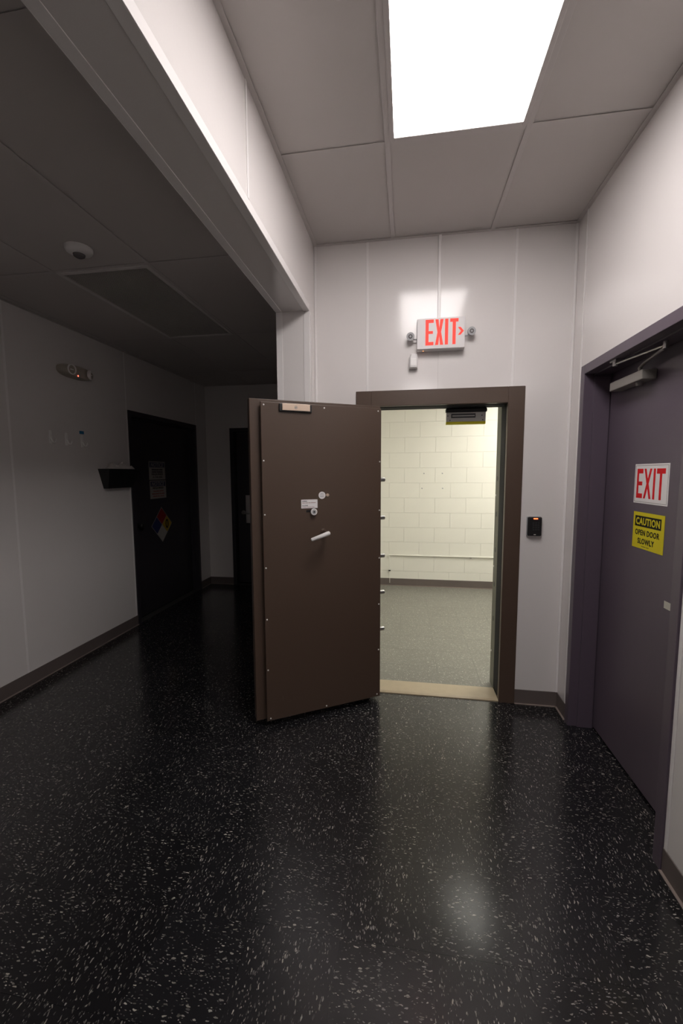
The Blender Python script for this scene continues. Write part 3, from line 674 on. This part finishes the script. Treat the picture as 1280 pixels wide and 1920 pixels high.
# coat hooks
def hook(label, y, z):
    t = thing('wall_hook', label, 'hook', on_left(y, z, XLL), 'adhesive hooks on the dim left wall')
    MB().prism([(-.012, -.045), (.012, -.045), (.014, -.03), (.012, .05), (.006, .058), (-.006, .058), (-.012, .05), (-.014, -.03)], 0, .006).build('hook_plate', 'clear', t, bevel=.0015)
    pts = [(0, .0, .005), (0, -.012, .014), (0, -.026, .020), (0, -.036, .030), (0, -.034, .042), (0, -.022, .050), (0, -.008, .052)]
    MB().tube(pts, [.006, .006, .006, .006, .006, .0055, .004], 10).build('hook_arm', 'clear', t, smooth=True)
hook('leftmost clear hook on the dim left wall', 2.866, 1.846)
hook('middle one of three clear hooks on the dim left wall', 3.020, 1.842)
hook('clear hook under the blue tape on the dim left wall', 3.185, 1.836)
bt = MB().box(XLL, 3.163, 1.903, XLL + .0012, 3.213, 1.929).build('tape_piece', 'bluetape', None); tag(bt, 'small piece of blue tape above the right wall hook', 'tape')
# black wall bin with hair nets
wbn = thing('wall_bin', 'black wall bin holding white hair nets beside the dark left door', 'bin', on_left(3.575, 1.43, XLL))
def hop(a0, a1, d0, d1, y0, y1): return [[(-a0, y0, 0.001), (a0, y0, 0.001), (a0, y0, d0), (-a0, y0, d0)], [(-a1, y1, 0.001), (a1, y1, 0.001), (a1, y1, d1), (-a1, y1, d1)]]
bo = MB(); o1 = hop(.165, .225, .05, .115, 0, .18); i1 = hop(.161, .221, .046, .111, .006, .18)
vv = o1[0] + o1[1] + i1[1] + i1[0]
i1s = [[(x, y, zz + (.004 if zz < .01 else 0)) for x, y, zz in r] for r in i1]; vv = o1[0] + o1[1] + i1s[1] + i1s[0]
fs = [(0, 1, 2, 3)] + [(i, (i + 1) % 4, 4 + (i + 1) % 4, 4 + i) for i in range(4)] + [(4 + i, 4 + (i + 1) % 4, 8 + (i + 1) % 4, 8 + i) for i in range(4)] + [(8 + i, 8 + (i + 1) % 4, 12 + (i + 1) % 4, 12 + i) for i in range(4)] + [(12, 13, 14, 15)]
bo.add(vv, fs).build('bin_body', 'black', wbn)
nets = MB()
n1, n2 = 22, 8; vs = []; 
for i in range(n1 + 1):
    for j in range(n2 + 1):
        u_, v_ = i / n1 * 2 - 1, j / n2 * 2 - 1
        edge = max(0, 1 - u_ ** 4) * max(0, 1 - v_ ** 4)
        hgt = .165 + edge * (.060 + .016 * math.sin(u_ * 7 + v_ * 2) + .010 * math.sin(u_ * 15 - v_ * 5) + random.uniform(-.006, .006))
        vs.append((u_ * .19, hgt, .055 + v_ * .040))
fs = [(i * (n2 + 1) + j, (i + 1) * (n2 + 1) + j, (i + 1) * (n2 + 1) + j + 1, i * (n2 + 1) + j + 1) for i in range(n1) for j in range(n2)]
k0 = len(vs); vs2 = [(x, .15, zz) for x, y, zz in vs]
nt_ = MB().add(vs + vs2, fs + [tuple(k0 + q for q in f[::-1]) for f in fs] +
               [(i * (n2 + 1), i * (n2 + 1) + k0, (i + 1) * (n2 + 1) + k0, (i + 1) * (n2 + 1)) for i in range(n1)] + [(i * (n2 + 1) + n2, (i + 1) * (n2 + 1) + n2, (i + 1) * (n2 + 1) + n2 + k0, i * (n2 + 1) + n2 + k0) for i in range(n1)] +
               [(j, j + 1, j + 1 + k0, j + k0) for j in range(n2)] + [(n1 * (n2 + 1) + j, n1 * (n2 + 1) + j + k0, n1 * (n2 + 1) + j + 1 + k0, n1 * (n2 + 1) + j + 1) for j in range(n2)]).build('hair_nets', 'net', None, smooth=True)
nt_.matrix_world = on_left(3.575, 1.43, XLL)
tag(nt_, 'crumpled white hair nets heaped in the black wall bin', 'hair nets', kind='stuff')
# return grille and ceiling sensor
gr = thing('return_air_grille', 'large dark return air grille in the side room ceiling', 'grille', Matrix.Translation((-1.77, 2.8765, HL)))
a, c = .296, .599
MB().box(-a, -c, -.004, -a + .026, c, .012).box(a - .026, -c, -.004, a, c, .012).box(-a + .026, -c, -.004, a - .026, -c + .026, .012).box(-a + .026, c - .026, -.004, a - .026, c, .012).build('frame', 'grillef', gr, bevel=.001, seg=1)
b = MB(); n = 40
for i in range(1, n): x = -a + .026 + (2 * a - .052) * i / n; b.box(x - .0008, -c + .026, .0, x + .0008, c - .026, .012)
n = 84
for i in range(1, n): y = -c + .026 + (2 * c - .052) * i / n; b.box(-a + .026, y - .0008, .0, a - .026, y + .0008, .012)
co = b.build('grille_core', 'grille', gr); co['kind'] = 'stuff'
MB().box(-a + .02, -c + .02, .014, a - .02, c - .02, .018).build('duct_back', 'base', gr)
cs2 = thing('ceiling_sensor', 'round white ceiling sensor beside the return air grille', 'sensor', frame((-1.725, 2.062, HL + .003), (1, 0, 0), (0, -1, 0)))
MB().lathe((0, 0, 0), (0, 0, 1), [(.066, 0), (.066, .012), (.060, .022), (.044, .030), (.030, .033)], 32).build('sensor_base', 'whitepl', cs2, smooth=True)
MB().lathe((0, 0, .030), (0, 0, 1), [(.030, 0), (.027, .012), (.016, .019), (.0001, .021)], 26).build('sensor_lens', 'dlens', cs2, smooth=True)

# ------------------------------------------------------------------ inside the vault
cv = MB().tube([(-.24, V - .014, .432), (VX1 - .002, V - .014, .432)], .009, 12).build('wall_conduit', 'vwall', None, smooth=True)
tag(cv, 'thin cream conduit running along the vault back wall', 'conduit')
for x in (.86, 1.7):
    MB().box(x - .012, V - .026, .412, x + .012, V, .418).build('conduit_strap', 'dsteel', cv)
wp = [(-.24, V - .016, .432), (-.235, V - .02, .425), (-.222, V - .022, .40), (-.224, V - .02, .30), (-.219, V - .019, .2), (-.218, V - .02, .04)]
wi = MB().tube(wp, .003, 8).build('hanging_wire', 'vwall', None, smooth=True)
tag(wi, 'thin loose cream wire hanging from the conduit end in the vault', 'wire')
MB().box(-.236, V - .028, .206, -.208, V - .014, .222).build('wire_clip', 'black', wi)
